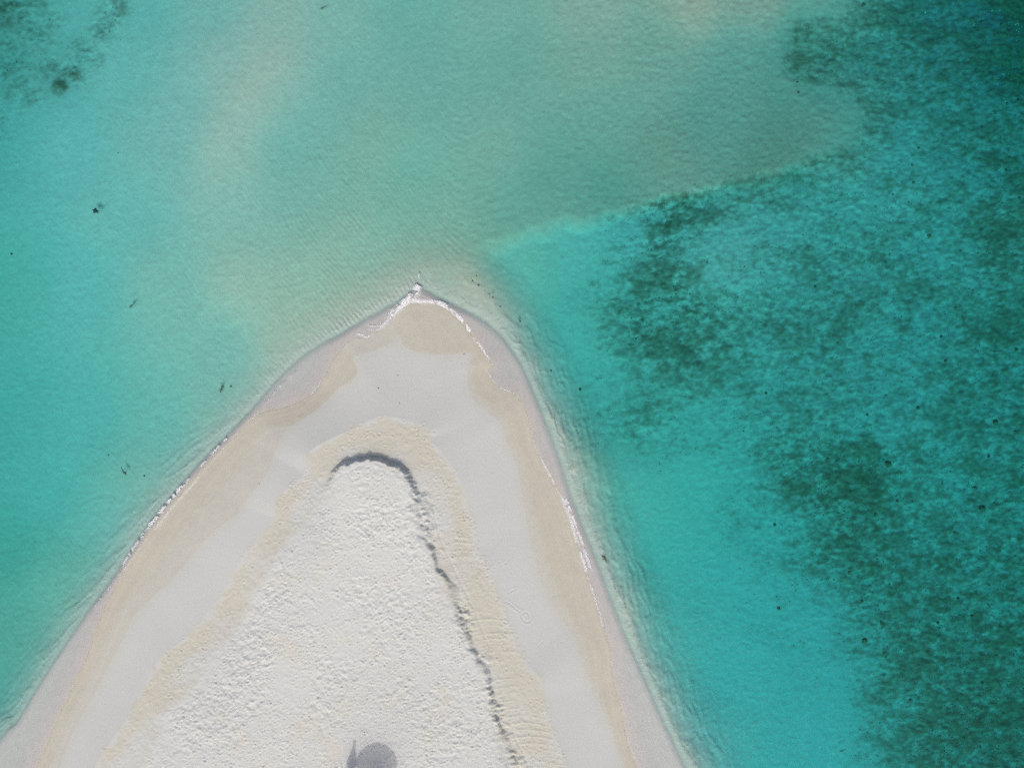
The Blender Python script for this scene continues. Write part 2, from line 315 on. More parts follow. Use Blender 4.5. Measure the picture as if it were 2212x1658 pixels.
def colours(X, Y, f):
    ss, sw, st, sm, so = f['ss'], f['sw'], f['st'], f['sm'], f['so']
    wob = (fbm(X, Y, 0.9, 81, 4) - 0.5); big = fbm(X, Y, 5.0, 83, 4)
    c = np.broadcast_to(C_DRY, X.shape + (3,)).copy()
    # wet band between the swash and the dry beach: two tide marks
    wet = sstep(0.06, -0.06, sw + 0.05 * wob)
    damp = sstep(0.9, 0.0, sw) * 0.35
    c = mixc(c, C_DAMP, damp)
    frac = np.clip(-sw / (np.maximum(-sw, 0) + np.maximum(ss, 0) + 0.05), 0, 1)
    lens = np.maximum(sstep(-0.14, 0.14, samp('lens_tip', X, Y) + 0.35 * wob), sstep(-0.14, 0.14, samp('lens_left', X, Y) + 0.35 * wob)) * 0.85
    east_side = sstep(-5, -3, X)
    wf = np.maximum(lens, sstep(0.10, 0.35, frac) * east_side + (1 - east_side) * sstep(0.30, 0.70, frac + 0.3 * (big - 0.5)) * sstep(0.5, -1.5, Y))
    wetc = mixc(np.broadcast_to(C_DAMP, c.shape), C_WET, wf)
    c = mixc(c, wetc, wet)
    c = mixc(c, C_SWASH, sstep(0.12, -0.35, ss + 0.2 * wob))
    # trampled tan band, broken with pale streaks
    streak = fbm(X * 0.75 + Y * 0.5, Y * 0.8 - X * 0.5, 1.8, 91, 4)
    rside = sstep(-11.5, -8.0, X + 0.36 * (Y + 8))
    fuzz = 0.12 + 0.5 * rside * sstep(-6, -9, Y)
    tan = sstep(-fuzz, 0.12 + fuzz, st + 1.6 * wob) * sstep(1.0, -0.1, sm + 1.2 * wob)
    inten = np.clip(0.30 + 0.75 * np.exp(-((st - 0.6) / 0.9) ** 2) + 0.45 * rside * np.exp(-((st - 1.6) / 1.3) ** 2) + 2.2 * (streak - 0.5), 0, 1)
    tan = tan * inten * 0.88
    c = mixc(c, C_TAN, tan)
    mnd = sstep(-0.3, 0.6, sm + 0.6 * wob)
    c = mixc(c, C_MOUND, mnd)
    yl = mnd * sstep(0.60, 0.80, fbm(X, Y, 2.6, 95, 4)) * 0.40
    c = mixc(c, C_TAN * 1.1, yl)
    # faint run-up marks, drainage streaks and mottling
    rl = ss + 0.9 * (fbm(X, Y, 3.5, 181, 3) - 0.5)
    lines = sum(a_ * np.exp(-((rl - o_) / 0.06) ** 2) for o_, a_ in ((0.45, 0.05), (0.95, -0.03), (1.5, 0.04), (2.3, -0.02)))
    wetz = sstep(0.1, -0.2, sw)
    c = c * (1 + wetz * lines + 0.035 * (fbm(X, Y, 5.5, 183, 4) - 0.5) * 2 + 0.05 * wetz * (fbm(X * 1.1 + Y * 0.6, Y * 1.3 - X * 0.8, 0.5, 185, 3) - 0.5) * 2)[..., None]
    # under water
    uw = sstep(0.02, -0.25, so)
    A = np.clip(f['A'], 0.15, 1.36); Bq = np.clip(f['B'], 0.15, 1.4)
    near = np.exp(-(f['off'] / 1.6) ** 1.5)
    A = A * (1 - near) + 0.86 * near; Bq = Bq * (1 - near) + 0.80 * near
    sea = np.stack([SANDC[0] * A, SANDC[1] * A, SANDC[2] * Bq], -1)
    m, n = cover_mask(X, Y, f['cover'])
    base = sstep(0.1, 0.9, f['cover'])
    sea = sea * (1 - 0.16 * base[..., None])
    sea = mixc(sea, np.broadcast_to(C_WEED, sea.shape), (0.56 + 0.32 * base ** 2) * m)
    fl = 1 + (0.10 + 0.52 * base) * (fbm(X * 0.9, Y * 1.5, 0.34, 151, 2, 0.8) - 0.5) * 2
    sea = sea * fl[..., None]
    return mixc(c, sea, uw), m * uw

# ------------------------------------------------------------------ materials
def new_mat(name):
    m = bpy.data.materials.new(name); m.use_nodes = True
    nt = m.node_tree; nt.nodes.clear(); return m, nt
def N(nt, t, **kw):
    n = nt.nodes.new(t)
    for k, v in kw.items(): setattr(n, k, v)
    return n
def link(nt, a, b): nt.links.new(a, b)
def math_n(nt, op, a, b=None, clamp=False):
    n = N(nt, 'ShaderNodeMath', operation=op); n.use_clamp = clamp
    for i, v in enumerate((a, b)):
        if v is None: continue
        if isinstance(v, (int, float)): n.inputs[i].default_value = v
        else: link(nt, v, n.inputs[i])
    return n.outputs[0]

def sand_material():
    m, nt = new_mat('sand_and_seabed')
    out = N(nt, 'ShaderNodeOutputMaterial'); p = N(nt, 'ShaderNodeBsdfPrincipled')
    p.inputs['Specular IOR Level'].default_value = 0.25
    link(nt, p.outputs[0], out.inputs[0])
    base = N(nt, 'ShaderNodeAttribute', attribute_name='base')
    msk = N(nt, 'ShaderNodeAttribute', attribute_name='zone')       # r wet  g underwater  b weed
    sep = N(nt, 'ShaderNodeSeparateColor'); link(nt, msk.outputs['Color'], sep.inputs[0])
    wet, uw, weed = sep.outputs[0], sep.outputs[1], sep.outputs[2]
    tc = N(nt, 'ShaderNodeTexCoord')
    def noise(scale, detail=4, rough=0.55, dist=0.0, sc=(1, 1, 1), rot=0.0):
        mp = N(nt, 'ShaderNodeMapping'); mp.inputs['Scale'].default_value = sc; mp.inputs['Rotation'].default_value = (0, 0, rot)
        link(nt, tc.outputs['Object'], mp.inputs[0])
        n = N(nt, 'ShaderNodeTexNoise'); n.inputs['Scale'].default_value = scale; n.inputs['Detail'].default_value = detail
        n.inputs['Roughness'].default_value = rough; n.inputs['Distortion'].default_value = dist
        link(nt, mp.outputs[0], n.inputs['Vector']); return n.outputs['Fac']
    grain = noise(8.0, 3, 0.75)
    a1 = math_n(nt, 'ADD', 0.965, math_n(nt, 'MULTIPLY', grain, 0.07))
    vm = N(nt, 'ShaderNodeVectorMath', operation='SCALE'); link(nt, base.outputs['Color'], vm.inputs[0]); link(nt, a1, vm.inputs['Scale'])
    link(nt, vm.outputs[0], p.inputs['Base Color'])
    r = math_n(nt, 'SUBTRACT', 0.95, math_n(nt, 'MULTIPLY', wet, 0.45)); link(nt, r, p.inputs['Roughness'])
    bp = N(nt, 'ShaderNodeBump'); bp.inputs['Strength'].default_value = 1.0; bp.inputs['Distance'].default_value = 0.004
    link(nt, grain, bp.inputs['Height']); link(nt, bp.outputs[0], p.inputs['Normal'])
    return m

def water_material():
    m, nt = new_mat('sea_water')
    out = N(nt, 'ShaderNodeOutputMaterial')
    tr_ = N(nt, 'ShaderNodeBsdfTransparent'); gl = N(nt, 'ShaderNodeBsdfGlossy'); gl.inputs['Roughness'].default_value = 0.28
    geo = N(nt, 'ShaderNodeNewGeometry'); dt = N(nt, 'ShaderNodeVectorMath', operation='DOT_PRODUCT')
    link(nt, geo.outputs['Incoming'], dt.inputs[0]); link(nt, geo.outputs['Normal'], dt.inputs[1])
    g1 = math_n(nt, 'SUBTRACT', 1.0, math_n(nt, 'ABSOLUTE', dt.outputs['Value']), True)
    fres = math_n(nt, 'ADD', 0.02, math_n(nt, 'MULTIPLY', math_n(nt, 'POWER', g1, 5.0), 0.98))     # reflectance of water at this angle
    mx = N(nt, 'ShaderNodeMixShader')
    tc = N(nt, 'ShaderNodeTexCoord')
    n1 = N(nt, 'ShaderNodeTexNoise'); n1.inputs['Scale'].default_value = 2.4; n1.inputs['Detail'].default_value = 2; n1.inputs['Distortion'].default_value = 0.5
    n2 = N(nt, 'ShaderNodeTexNoise'); n2.inputs['Scale'].default_value = 0.5; n2.inputs['Detail'].default_value = 1
    for n in (n1, n2): link(nt, tc.outputs['Object'], n.inputs['Vector'])
    h = math_n(nt, 'ADD', math_n(nt, 'MULTIPLY', n1.outputs['Fac'], 0.10), math_n(nt, 'MULTIPLY', n2.outputs['Fac'], 0.12))
    bp = N(nt, 'ShaderNodeBump'); bp.inputs['Distance'].default_value = 1.0; bp.inputs['Strength'].default_value = 0.4
    link(nt, h, bp.inputs['Height'])
    link(nt, bp.outputs[0], gl.inputs['Normal'])
    link(nt, fres, mx.inputs[0]); link(nt, tr_.outputs[0], mx.inputs[1]); link(nt, gl.outputs[0], mx.inputs[2])
    link(nt, mx.outputs[0], out.inputs['Surface'])
    va = N(nt, 'ShaderNodeVolumeAbsorption'); va.inputs['Density'].default_value = float(KABS[0])
    va.inputs['Color'].default_value = (0.0, 1 - KABS[1] / KABS[0], 1 - KABS[2] / KABS[0], 1)
    link(nt, va.outputs[0], out.inputs['Volume'])
    try: m.cycles.homogeneous_volume = True
    except Exception: pass
    return m

def plain_material(name, col, rough=0.8, var=0.3, scale=6.0, bump=0.0):
    m, nt = new_mat(name)
    out = N(nt, 'ShaderNodeOutputMaterial'); p = N(nt, 'ShaderNodeBsdfPrincipled'); link(nt, p.outputs[0], out.inputs[0])
    p.inputs['Roughness'].default_value = rough; p.inputs['Specular IOR Level'].default_value = 0.25
    tc = N(nt, 'ShaderNodeTexCoord'); n = N(nt, 'ShaderNodeTexNoise'); n.inputs['Scale'].default_value = scale; n.inputs['Detail'].default_value = 4
    link(nt, tc.outputs['Object'], n.inputs['Vector'])
    f = math_n(nt, 'ADD', 1.0 - var, math_n(nt, 'MULTIPLY', n.outputs['Fac'], 2 * var))
    vm = N(nt, 'ShaderNodeVectorMath', operation='SCALE'); vm.inputs[0].default_value = col; link(nt, f, vm.inputs['Scale'])
    link(nt, vm.outputs[0], p.inputs['Base Color'])
    if bump:
        b = N(nt, 'ShaderNodeBump'); b.inputs['Distance'].default_value = bump; link(nt, n.outputs['Fac'], b.inputs['Height']); link(nt, b.outputs[0], p.inputs['Normal'])
    return m

M_SAND = sand_material(); M_WATER = water_material()

# ------------------------------------------------------------------ mesh helpers
def mesh_from(name, V, F, mat, attrs=None, smooth=True):
    me = bpy.data.meshes.new(name)
    V = np.ascontiguousarray(V, np.float32); F = np.ascontiguousarray(F, np.int32)
    n = F.shape[1]
    me.vertices.add(len(V)); me.vertices.foreach_set('co', V.ravel())
    me.loops.add(F.size); me.loops.foreach_set('vertex_index', F.ravel())
    me.polygons.add(len(F)); me.polygons.foreach_set('loop_start', np.arange(0, F.size, n, dtype=np.int32))
    me.polygons.foreach_set('use_smooth', np.full(len(F), smooth))
    me.update(calc_edges=True)
    for k, v in (attrs or {}).items():
        if v.ndim == 2:
            a = me.color_attributes.new(k, 'FLOAT_COLOR', 'POINT')
            a.data.foreach_set('color', np.concatenate([v, np.ones((len(v), 1))], 1).astype(np.float32).ravel())
        else:
            a = me.attributes.new(k, 'FLOAT', 'POINT'); a.data.foreach_set('value', v.astype(np.float32).ravel())
    me.materials.append(mat)
    return me

def add(name, me, label=None, cat=None, kind=None, group=None, parent=None, loc=(0, 0, 0), rz=0.0):
    o = bpy.data.objects.new(name, me); COL.objects.link(o)
    o.location = loc; o.rotation_euler = (0, 0, rz)
    if parent: o.parent = parent
    if label: o['label'] = label
    if cat: o['category'] = cat
    if kind: o['kind'] = kind
    if group: o['group'] = group
    return o

def ripple_attrs(X, Y, f):
    so = f['so']; w = sstep(-0.15, -0.5, so)
    # crests of the sand ripples: fan out from the tip on the left flat, run along the shore on the right
    cx, cy = gp(905, 560)
    le = samp('ledge', X, Y)
    u = (X * 0.80 + Y * 0.60)
    u2 = (X * 0.96 - Y * 0.28)
    left = sstep(10, -6, X)
    ph = u * left + u2 * (1 - left)
    ph = ph * (2 * math.pi / 0.36)
    rr = np.hypot(X - cx, Y - cy)
    k = w * (0.32 + 0.9 * np.exp(-(np.hypot(X + 12, Y - 8) / 10) ** 2) + 0.7 * np.exp(-(np.hypot(X - 18, Y - 21) / 9) ** 2)) * sstep(0.8, -0.8, le)
    k = k + w * sstep(-1, 1, le) * 0.18
    return ph, np.clip(k, 0, 1.2)

def relief(X, Y, f):
    """wave-worked sand below the water: ripples, lumps and low winding ridges that imitate a caustic net"""
    ph, k = ripple_attrs(X, Y, f)
    w = sstep(-0.1, -0.6, f['so'])
    r = 0.019 * k * np.sin(ph + 16.0 * fbm(X, Y, 3.2, 161, 4)) * (0.25 + 1.5 * vnoise(X, Y, 1.7, 163))
    east = sstep(4, 22, X) 
    amp = 0.75 + 1.5 * sstep(-6, 14, X) * sstep(2, 14, Y) + 0.4 * east
    r = r + w * amp * 0.042 * (fbm(X * 0.9 + Y * 0.3, Y * 1.2 - X * 0.2, 0.32, 165, 2, 0.6) - 0.5)
    rd = 1 - np.abs(2 * fbm(X + 0.5 * vnoise(X, Y, 1.3, 171), Y + 0.5 * vnoise(X, Y, 1.1, 173), 0.50, 167, 2, 0.5) - 1)
    r = r + w * (0.022 + 0.012 * east) * sstep(0.80, 1.0, rd)  # web of ridges put into the relief in place of caustic light
    return r

def zone_attr(f, m):
    wet = sstep(0.05, -0.05, f['sw']) * sstep(-0.1, 0.1, f['so'])
    uw = sstep(0.02, -0.2, f['so']) + 0.22 * sstep(0.0, -0.2, f['ss']) * sstep(-0.2, 0.1, f['so'])
    return np.stack([wet, np.clip(uw, 0, 1), m], -1)

# ------------------------------------------------------------------ seabed sheet out to the horizon
def axis_coords(lo, hi, step, far):
    c = list(np.arange(lo, hi + step / 2, step)); s = step; a = c[0]; left = []
    while a > -far: s *= 1.35; a -= s; left.append(a)
    s = step; b = c[-1]; right = []
    while b < far: s *= 1.35; b += s; right.append(b)
    return np.array(left[::-1] + c + right)
xs = axis_coords(-46, 47, 0.115, 4000); ys = axis_coords(-36, 35, 0.115, 4000)
FX0, FX1, FY0, FY1, FST = -50.0, 21.0, -43.0, 10.5, 0.066
SX, SY = np.meshgrid(xs, ys)
f = terrain(SX, SY)
col, wm = colours(SX, SY, f)
z = f['z'].copy()
infine = sstep(FX0, FX0 + 1.5, SX) * sstep(FX1, FX1 - 1.5, SX) * sstep(FY0, FY0 + 1.5, SY) * sstep(FY1, FY1 - 1.5, SY)
z -= infine * 0.45 * sstep(-0.55, -0.05, -np.maximum(-f['so'], -1) * 0.5 - 0.0)
reefrel = sstep(0.1, 0.8, f['cover'])
z += reefrel * 0.22 * (reef_noise(SX, SY) - 0.5) * 2 * (f['so'] < -1.5)
z += relief(SX, SY, f)
ny, nx = SX.shape
idx = np.arange(nx * ny).reshape(ny, nx)
Fq = np.stack([idx[:-1, :-1], idx[:-1, 1:], idx[1:, 1:], idx[1:, :-1]], -1).reshape(-1, 4)
V = np.stack([SX, SY, z], -1).reshape(-1, 3)
me = mesh_from('seabed', V, Fq, M_SAND, dict(base=col.reshape(-1, 3), zone=zone_attr(f, wm).reshape(-1, 3)))
add('seabed', me, kind='structure', label='pale sand and weedy reef flat under the turquoise water')

# ------------------------------------------------------------------ sandbank, fine mesh with footprints
fx = np.arange(FX0, FX1, FST); fy = np.arange(FY0, FY1, FST)
X, Y = np.meshgrid(fx, fy)
f = terrain(X, Y, fine=True)
z = f['z']
st, sm, ss, ang = f['st'], f['sm'], f['ss'], f['ang']
# general churned relief of the trampled sand
tramp = sstep(-0.2, 0.8, sm) * (0.28 + 0.85 * sstep(0.36, 0.64, fbm(X, Y, 3.4, 101, 4)))
tanm = sstep(0.0, 0.5, st) * sstep(0.6, -0.2, sm)
rough = 0.75 * tramp + 0.28 * tanm
z += rough * 0.12 * (fbm(X, Y, 0.34, 111, 3, 0.6) - 0.5)
z += rough * 0.075 * (vnoise(X, Y, 0.17, 113) - 0.5)
z += 0.004 * (vnoise(X, Y, 0.2, 117) - 0.5) * sstep(0, 0.5, ss)
def stamp(px, py, a, lu, lv, depth, rim=0.55):
    R_ = int(max(lu, lv) * 2.6 / FST) + 1
    i = int(round((px - FX0) / FST)); j = int(round((py - FY0) / FST))
    if i < R_ or j < R_ or i >= len(fx) - R_ or j >= len(fy) - R_: return
    xx = X[j - R_:j + R_ + 1, i - R_:i + R_ + 1] - px; yy = Y[j - R_:j + R_ + 1, i - R_:i + R_ + 1] - py
    c, s = math.cos(a), math.sin(a); u = xx * c + yy * s; v = -xx * s + yy * c
    e = (u / lu) ** 2 + (v / lv) ** 2
    z[j - R_:j + R_ + 1, i - R_:i + R_ + 1] += depth * (-np.exp(-e) + rim * np.exp(-e / 2.6))
cand = RNG.uniform([FX0 + 1, FY0 + 1], [16, 0], (60000, 2))
cs = samp('mound', cand[:, 0], cand[:, 1]); ct = samp('tan', cand[:, 0], cand[:, 1])
clus = fbm(cand[:, 0], cand[:, 1], 3.2, 121, 3)
pm = sstep(0.0, 1.2, cs) * (0.30 + 0.70 * sstep(0.38, 0.62, clus))
pt = sstep(-0.5, 0.3, ct) * sstep(0.3, -0.3, cs) * (0.05 + 0.26 * sstep(0.45, 0.7, clus))
keep = RNG.random(len(cand)) < np.maximum(pm * 0.62, pt)
for (px, py) in cand[keep]:
    stamp(px, py, random.gauss(0.5, 0.8) if random.random() < 0.7 else random.uniform(0, 3.14), random.uniform(0.07, 0.15), random.uniform(0.045, 0.075), random.uniform(0.04, 0.13))
# walking trails
def trail(pts, step=0.42):
    L = world_line(pts, 1.2, 8); acc = 0; side = 1
    for (ax, ay), (bx_, by_) in zip(L[:-1], L[1:]):
        d = math.hypot(bx_ - ax, by_ - ay); acc += d
        if acc > step:
            acc = 0; side = -side; a = math.atan2(by_ - ay, bx_ - ax)
            stamp(ax - math.sin(a) * 0.11 * side, ay + math.cos(a) * 0.11 * side, a, 0.14, 0.06, 0.09)
for t in ([(560, 1250), (640, 1180), (700, 1080)], [(500, 1480), (600, 1400), (720, 1330), (860, 1220)], [(1020, 1120), (1050, 1230), (1100, 1350), (1150, 1450)],
          [(1060, 1290), (1120, 1420), (1185, 1560), (1215, 1650)], [(640, 1640), (700, 1480), (760, 1300)], [(1040, 1240), (1075, 1220), (1100, 1215)]):
    trail(t)
# ring and scratches drawn in the smooth sand
def groove(pts, z0, w=0.07, d=0.022):
    L = world_line(pts, z0, 6); x0, y0 = L.min(0) - 0.6; x1, y1 = L.max(0) + 0.6
    i0, i1 = int((x0 - FX0) / FST), int((x1 - FX0) / FST); j0, j1 = int((y0 - FY0) / FST), int((y1 - FY0) / FST)
    i0 = max(i0, 0); j0 = max(j0, 0)
    if i1 <= i0 or j1 <= j0: return
    D = seg_dist(L, X[j0:j1, i0:i1], Y[j0:j1, i0:i1])
    z[j0:j1, i0:i1] += -d * np.exp(-(D / w) ** 2) + 0.7 * d * np.exp(-((D - 1.8 * w) / w) ** 2)
groove([(1146, 1338), (1138, 1342), (1129, 1336), (1127, 1327), (1133, 1321), (1141, 1324), (1145, 1332), (1144, 1341), (1137, 1343)], 0.7)
groove([(1096, 1280), (1106, 1275), (1114, 1271)], 0.7, 0.06, 0.02)
groove([(1104, 1234), (1110, 1242), (1106, 1254)], 0.7, 0.05, 0.018)
groove([(1156, 1400), (1166, 1391), (1174, 1384)], 0.7, 0.05, 0.016)
for k in range(7): groove([(1090 + 5 * k, 1300 + 3 * k), (1095 + 5 * k, 1296 + 4 * k), (1098 + 5 * k, 1301 + 4 * k)], 0.7, 0.05, 0.02)
# buried straps: low parallel ridges across the right-hand band, with one long seam
dirx, diry = 0.33, -0.944
al = X * dirx + Y * diry; ac = X * 0.944 + Y * 0.33
rb = sstep(60, 95, ang) * sstep(-4.8, -4.0, sm) * sstep(-0.45, -0.9, sm) * sstep(-0.1, 0.5, st)
qq = al - 0.10 * (sm + 0.5) ** 2 + 0.25 * (fbm(X, Y, 4.0, 131, 2) - 0.5)
sp = 0.60; kk = np.floor(qq / sp); fr_ = qq - kk * sp - sp * (0.35 + 0.3 * _hash(kk, kk * 0, 5))
z += rb * 0.032 * np.exp(-(fr_ / 0.065) ** 2) * (0.25 + 0.75 * _hash(kk, kk * 0 + 3, 9)) * sstep(0.35, 0.55, fbm(X, Y, 2.2, 137, 2))
z += -sstep(70, 100, ang) * 0.035 * np.exp(-((sm + 1.35 + 0.15 * np.sin(al * 0.4)) / 0.07) ** 2) * sstep(0.45, 0.6, fbm(al, ac * 0.05, 4.0, 139, 2))
# ripple relief in the swash and thin channels
z += 0.006 * (fbm(X, Y, 0.5, 141, 3) - 0.5) * sstep(0.2, -0.3, ss)
col, wm = colours(X, Y, f)
keepv = (z > -0.60) & (f['so'] > -1.15)
cell = keepv[:-1, :-1] & keepv[:-1, 1:] & keepv[1:, 1:] & keepv[1:, :-1]
idx = np.arange(X.size).reshape(X.shape)
Fq = np.stack([idx[:-1, :-1], idx[:-1, 1:], idx[1:, 1:], idx[1:, :-1]], -1)[cell]
used = np.unique(Fq); remap = np.full(X.size, -1); remap[used] = np.arange(len(used))
z += relief(X, Y, f)
V = np.stack([X, Y, z], -1).reshape(-1, 3)[used]
me = mesh_from('sandbank', V, remap[Fq], M_SAND, dict(base=col.reshape(-1, 3)[used], zone=zone_attr(f, wm).reshape(-1, 3)[used]))
add('sandbank', me, kind='structure', label='pointed white sandbank with a trampled mound and wet edges')
ZF = z
def ground_z(x, y):
    i = int(round((x - FX0) / FST)); j = int(round((y - FY0) / FST))
    return float(ZF[j, i])
def bed_z(x, y):
    return float(terrain(np.array([[x]]), np.array([[y]]))['z'][0, 0])

# ------------------------------------------------------------------ water body
Wd = 4200.0
me = bpy.data.meshes.new('water')
v = [(-Wd, -Wd, 0), (Wd, -Wd, 0), (Wd, Wd, 0), (-Wd, Wd, 0), (-Wd, -Wd, -40), (Wd, -Wd, -40), (Wd, Wd, -40), (-Wd, Wd, -40)]
me.from_pydata(v, [], [(0, 1, 2, 3), (4, 7, 6, 5), (0, 4, 5, 1), (1, 5, 6, 2), (2, 6, 7, 3), (3, 7, 4, 0)])
me.materials.append(M_WATER)
add('sea_water', me, kind='structure', label='clear shallow turquoise sea around the sandbank')

# ------------------------------------------------------------------ sea foam
M_FOAM = plain_material('foam_white', (0.83, 0.83, 0.82), 0.7, 0.06, 9.0)
def level(x, y):
    i = int(round((x - FX0) / FST)); j = int(round((y - FY0) / FST))
    if 0 <= i < len(fx) and 0 <= j < len(fy): return max(float(ZF[j, i]), 0.0)
    return 0.0
_fx, _fy = np.meshgrid(np.arange(1000) * 0.06, np.arange(1000) * 0.06); FN = fbm(_fx, _fy, 0.42, 3, 3, 0.65)
DOME = [(math.cos(a), math.sin(a)) for a in np.arange(6) * math.pi / 3]
def foam(name, label, strokes, seed):
    """strokes: (view line, half width m, bubbles per metre, size)"""
    rg = random.Random(seed); V = []; F = []; off_ = seed * 3.7
    noise_at = lambda x_, y_: FN[int((y_ + 60 + off_) / 0.06) % 1000, int((x_ + 60) / 0.06) % 1000]
    for pts, wdt, dens, size in strokes:
        cut = 0.33 if dens > 145 and wdt > 0.25 else 0.37
        L = world_line(pts, 0.0, 6)
        for (ax, ay), (bx_, by_) in zip(L[:-1], L[1:]):
            d = math.hypot(bx_ - ax, by_ - ay); nx_, ny_ = -(by_ - ay) / (d + 1e-9), (bx_ - ax) / (d + 1e-9)
            n = d * dens * 7.0; n = int(n) + (rg.random() < n - int(n))
            for _ in range(n):
                t = rg.random(); o = rg.gauss(0, 0.4) * wdt
                x = ax + (bx_ - ax) * t + nx_ * o; y = ay + (by_ - ay) * t + ny_ * o
                if noise_at(x, y) < cut + 0.10 * rg.random(): continue
                r = size * 0.32 * rg.uniform(0.4, 1.4); st_ = rg.uniform(1.0, 2.2); an = math.atan2(by_ - ay, bx_ - ax) + 1.57 + rg.gauss(0, 0.6)
                zz = level(x, y); b = len(V); c, s_ = math.cos(an), math.sin(an)
                for (u, v_) in DOME:
                    jx = u * r * st_ * rg.uniform(0.8, 1.2); jy = v_ * r * rg.uniform(0.8, 1.2)
                    V.append((x + jx * c - jy * s_, y + jx * s_ + jy * c, zz - 0.015))
                V.append((x, y, zz + r * 0.30 + 0.004))
                for k in range(6): F.append((b + k, b + (k + 1) % 6, b + 6))
    me = mesh_from(name, np.array(V), np.array(F), M_FOAM)
    return add(name, me, label=label, kind='stuff')
foam('sea_foam', 'bright white foam where two small waves meet at the tip of the sandbank',
     [([(905, 590), (904, 602), (902, 614)], 0.07, 60, 0.035), ([(903, 608), (900, 622), (894, 640)], 0.15, 150, 0.045), ([(903, 616), (896, 632), (886, 645), (872, 656), (858, 668), (846, 682)], 0.42, 240, 0.055),
      ([(893, 646), (905, 652), (925, 653), (938, 652)], 0.28, 150, 0.05), ([(846, 684), (836, 697), (824, 708)], 0.5, 110, 0.045),
      ([(832, 703), (815, 716), (800, 726), (790, 729), (780, 722), (766, 722)], 0.12, 90, 0.035), ([(850, 690), (830, 700), (806, 704), (796, 701)], 0.10, 50, 0.03), ([(838, 706), (815, 711), (798, 711)], 0.10, 40, 0.03)], 3)
foam('sea_foam', 'narrow white foam line running right and down from the sandbank tip',
     [([(932, 651), (952, 656), (972, 669), (990, 684), (1006, 702), (1016, 718)], 0.20, 170, 0.05), ([(1016, 718), (1024, 732), (1034, 743), (1042, 752), (1050, 766), (1056, 778)], 0.13, 100, 0.04),
      ([(944, 650), (958, 653), (968, 660)], 0.08, 40, 0.03)], 5)
foam('sea_foam', 'broken double line of foam along the left waterline of the sandbank, with white flecks for sun glints',
     [([(322, 1136), (346, 1106), (372, 1074), (402, 1040)], 0.18, 150, 0.05), ([(402, 1040), (430, 1010), (450, 988), (470, 966), (490, 946)], 0.12, 80, 0.038),
      ([(334, 1144), (358, 1114), (386, 1080), (414, 1049), (430, 1030)], 0.16, 140, 0.048), ([(430, 1030), (455, 1000), (480, 972), (505, 947)], 0.09, 60, 0.035),
      ([(322, 1138), (300, 1166), (280, 1196), (262, 1224)], 0.16, 90, 0.042), ([(330, 1148), (306, 1178), (286, 1206), (266, 1234)], 0.12, 70, 0.04), ([(264, 1228), (246, 1254), (224, 1284), (204, 1310)], 0.09, 45, 0.03),
      ([(270, 1196), (240, 1230), (210, 1262)], 0.8, 10, 0.025), ([(205, 1240), (170, 1280), (150, 1300)], 1.2, 9, 0.028), ([(150, 1300), (130, 1340), (100, 1390)], 1.4, 5, 0.024)], 7)  # last two sparse strokes: white flecks standing in for sun glints
foam('sea_foam', 'ragged line of foam along the right waterline of the sandbank',
     [([(1168, 988), (1180, 1014), (1196, 1042), (1214, 1076)], 0.14, 110, 0.042), ([(1214, 1076), (1228, 1112), (1240, 1150), (1252, 1190), (1266, 1232)], 0.19, 170, 0.05),
      ([(1222, 1078), (1236, 1112), (1250, 1150), (1264, 1192), (1278, 1230)], 0.15, 120, 0.046), ([(1266, 1232), (1280, 1276), (1294, 1320), (1304, 1360)], 0.14, 80, 0.038), ([(1304, 1360), (1314, 1400), (1320, 1440)], 0.06, 40, 0.03)], 9)
foam('sea_foam', 'thin pale foam edge curving over the wet sand right of the tip',
     [([(1052, 800), (1062, 818), (1076, 834), (1092, 842), (1108, 850), (1122, 864), (1130, 874)], 0.07, 80, 0.03), ([(1130, 874), (1138, 900), (1148, 936), (1158, 966), (1168, 988)], 0.06, 45, 0.028),
      ([(1006, 788), (1024, 791), (1042, 786), (1056, 781)], 0.05, 45, 0.025)], 11)
foam('sea_foam', 'thin pale foam edge curving over the wet sand left of the tip',
     [([(545, 905), (560, 897), (584, 890), (610, 886), (640, 874), (668, 856), (684, 836), (692, 820)], 0.06, 60, 0.026), ([(500, 948), (522, 925), (545, 903), (575, 868), (606, 832), (640, 802)], 0.06, 40, 0.026),
      ([(850, 726), (876, 722), (910, 734), (940, 734), (962, 726)], 0.04, 40, 0.022)], 13)

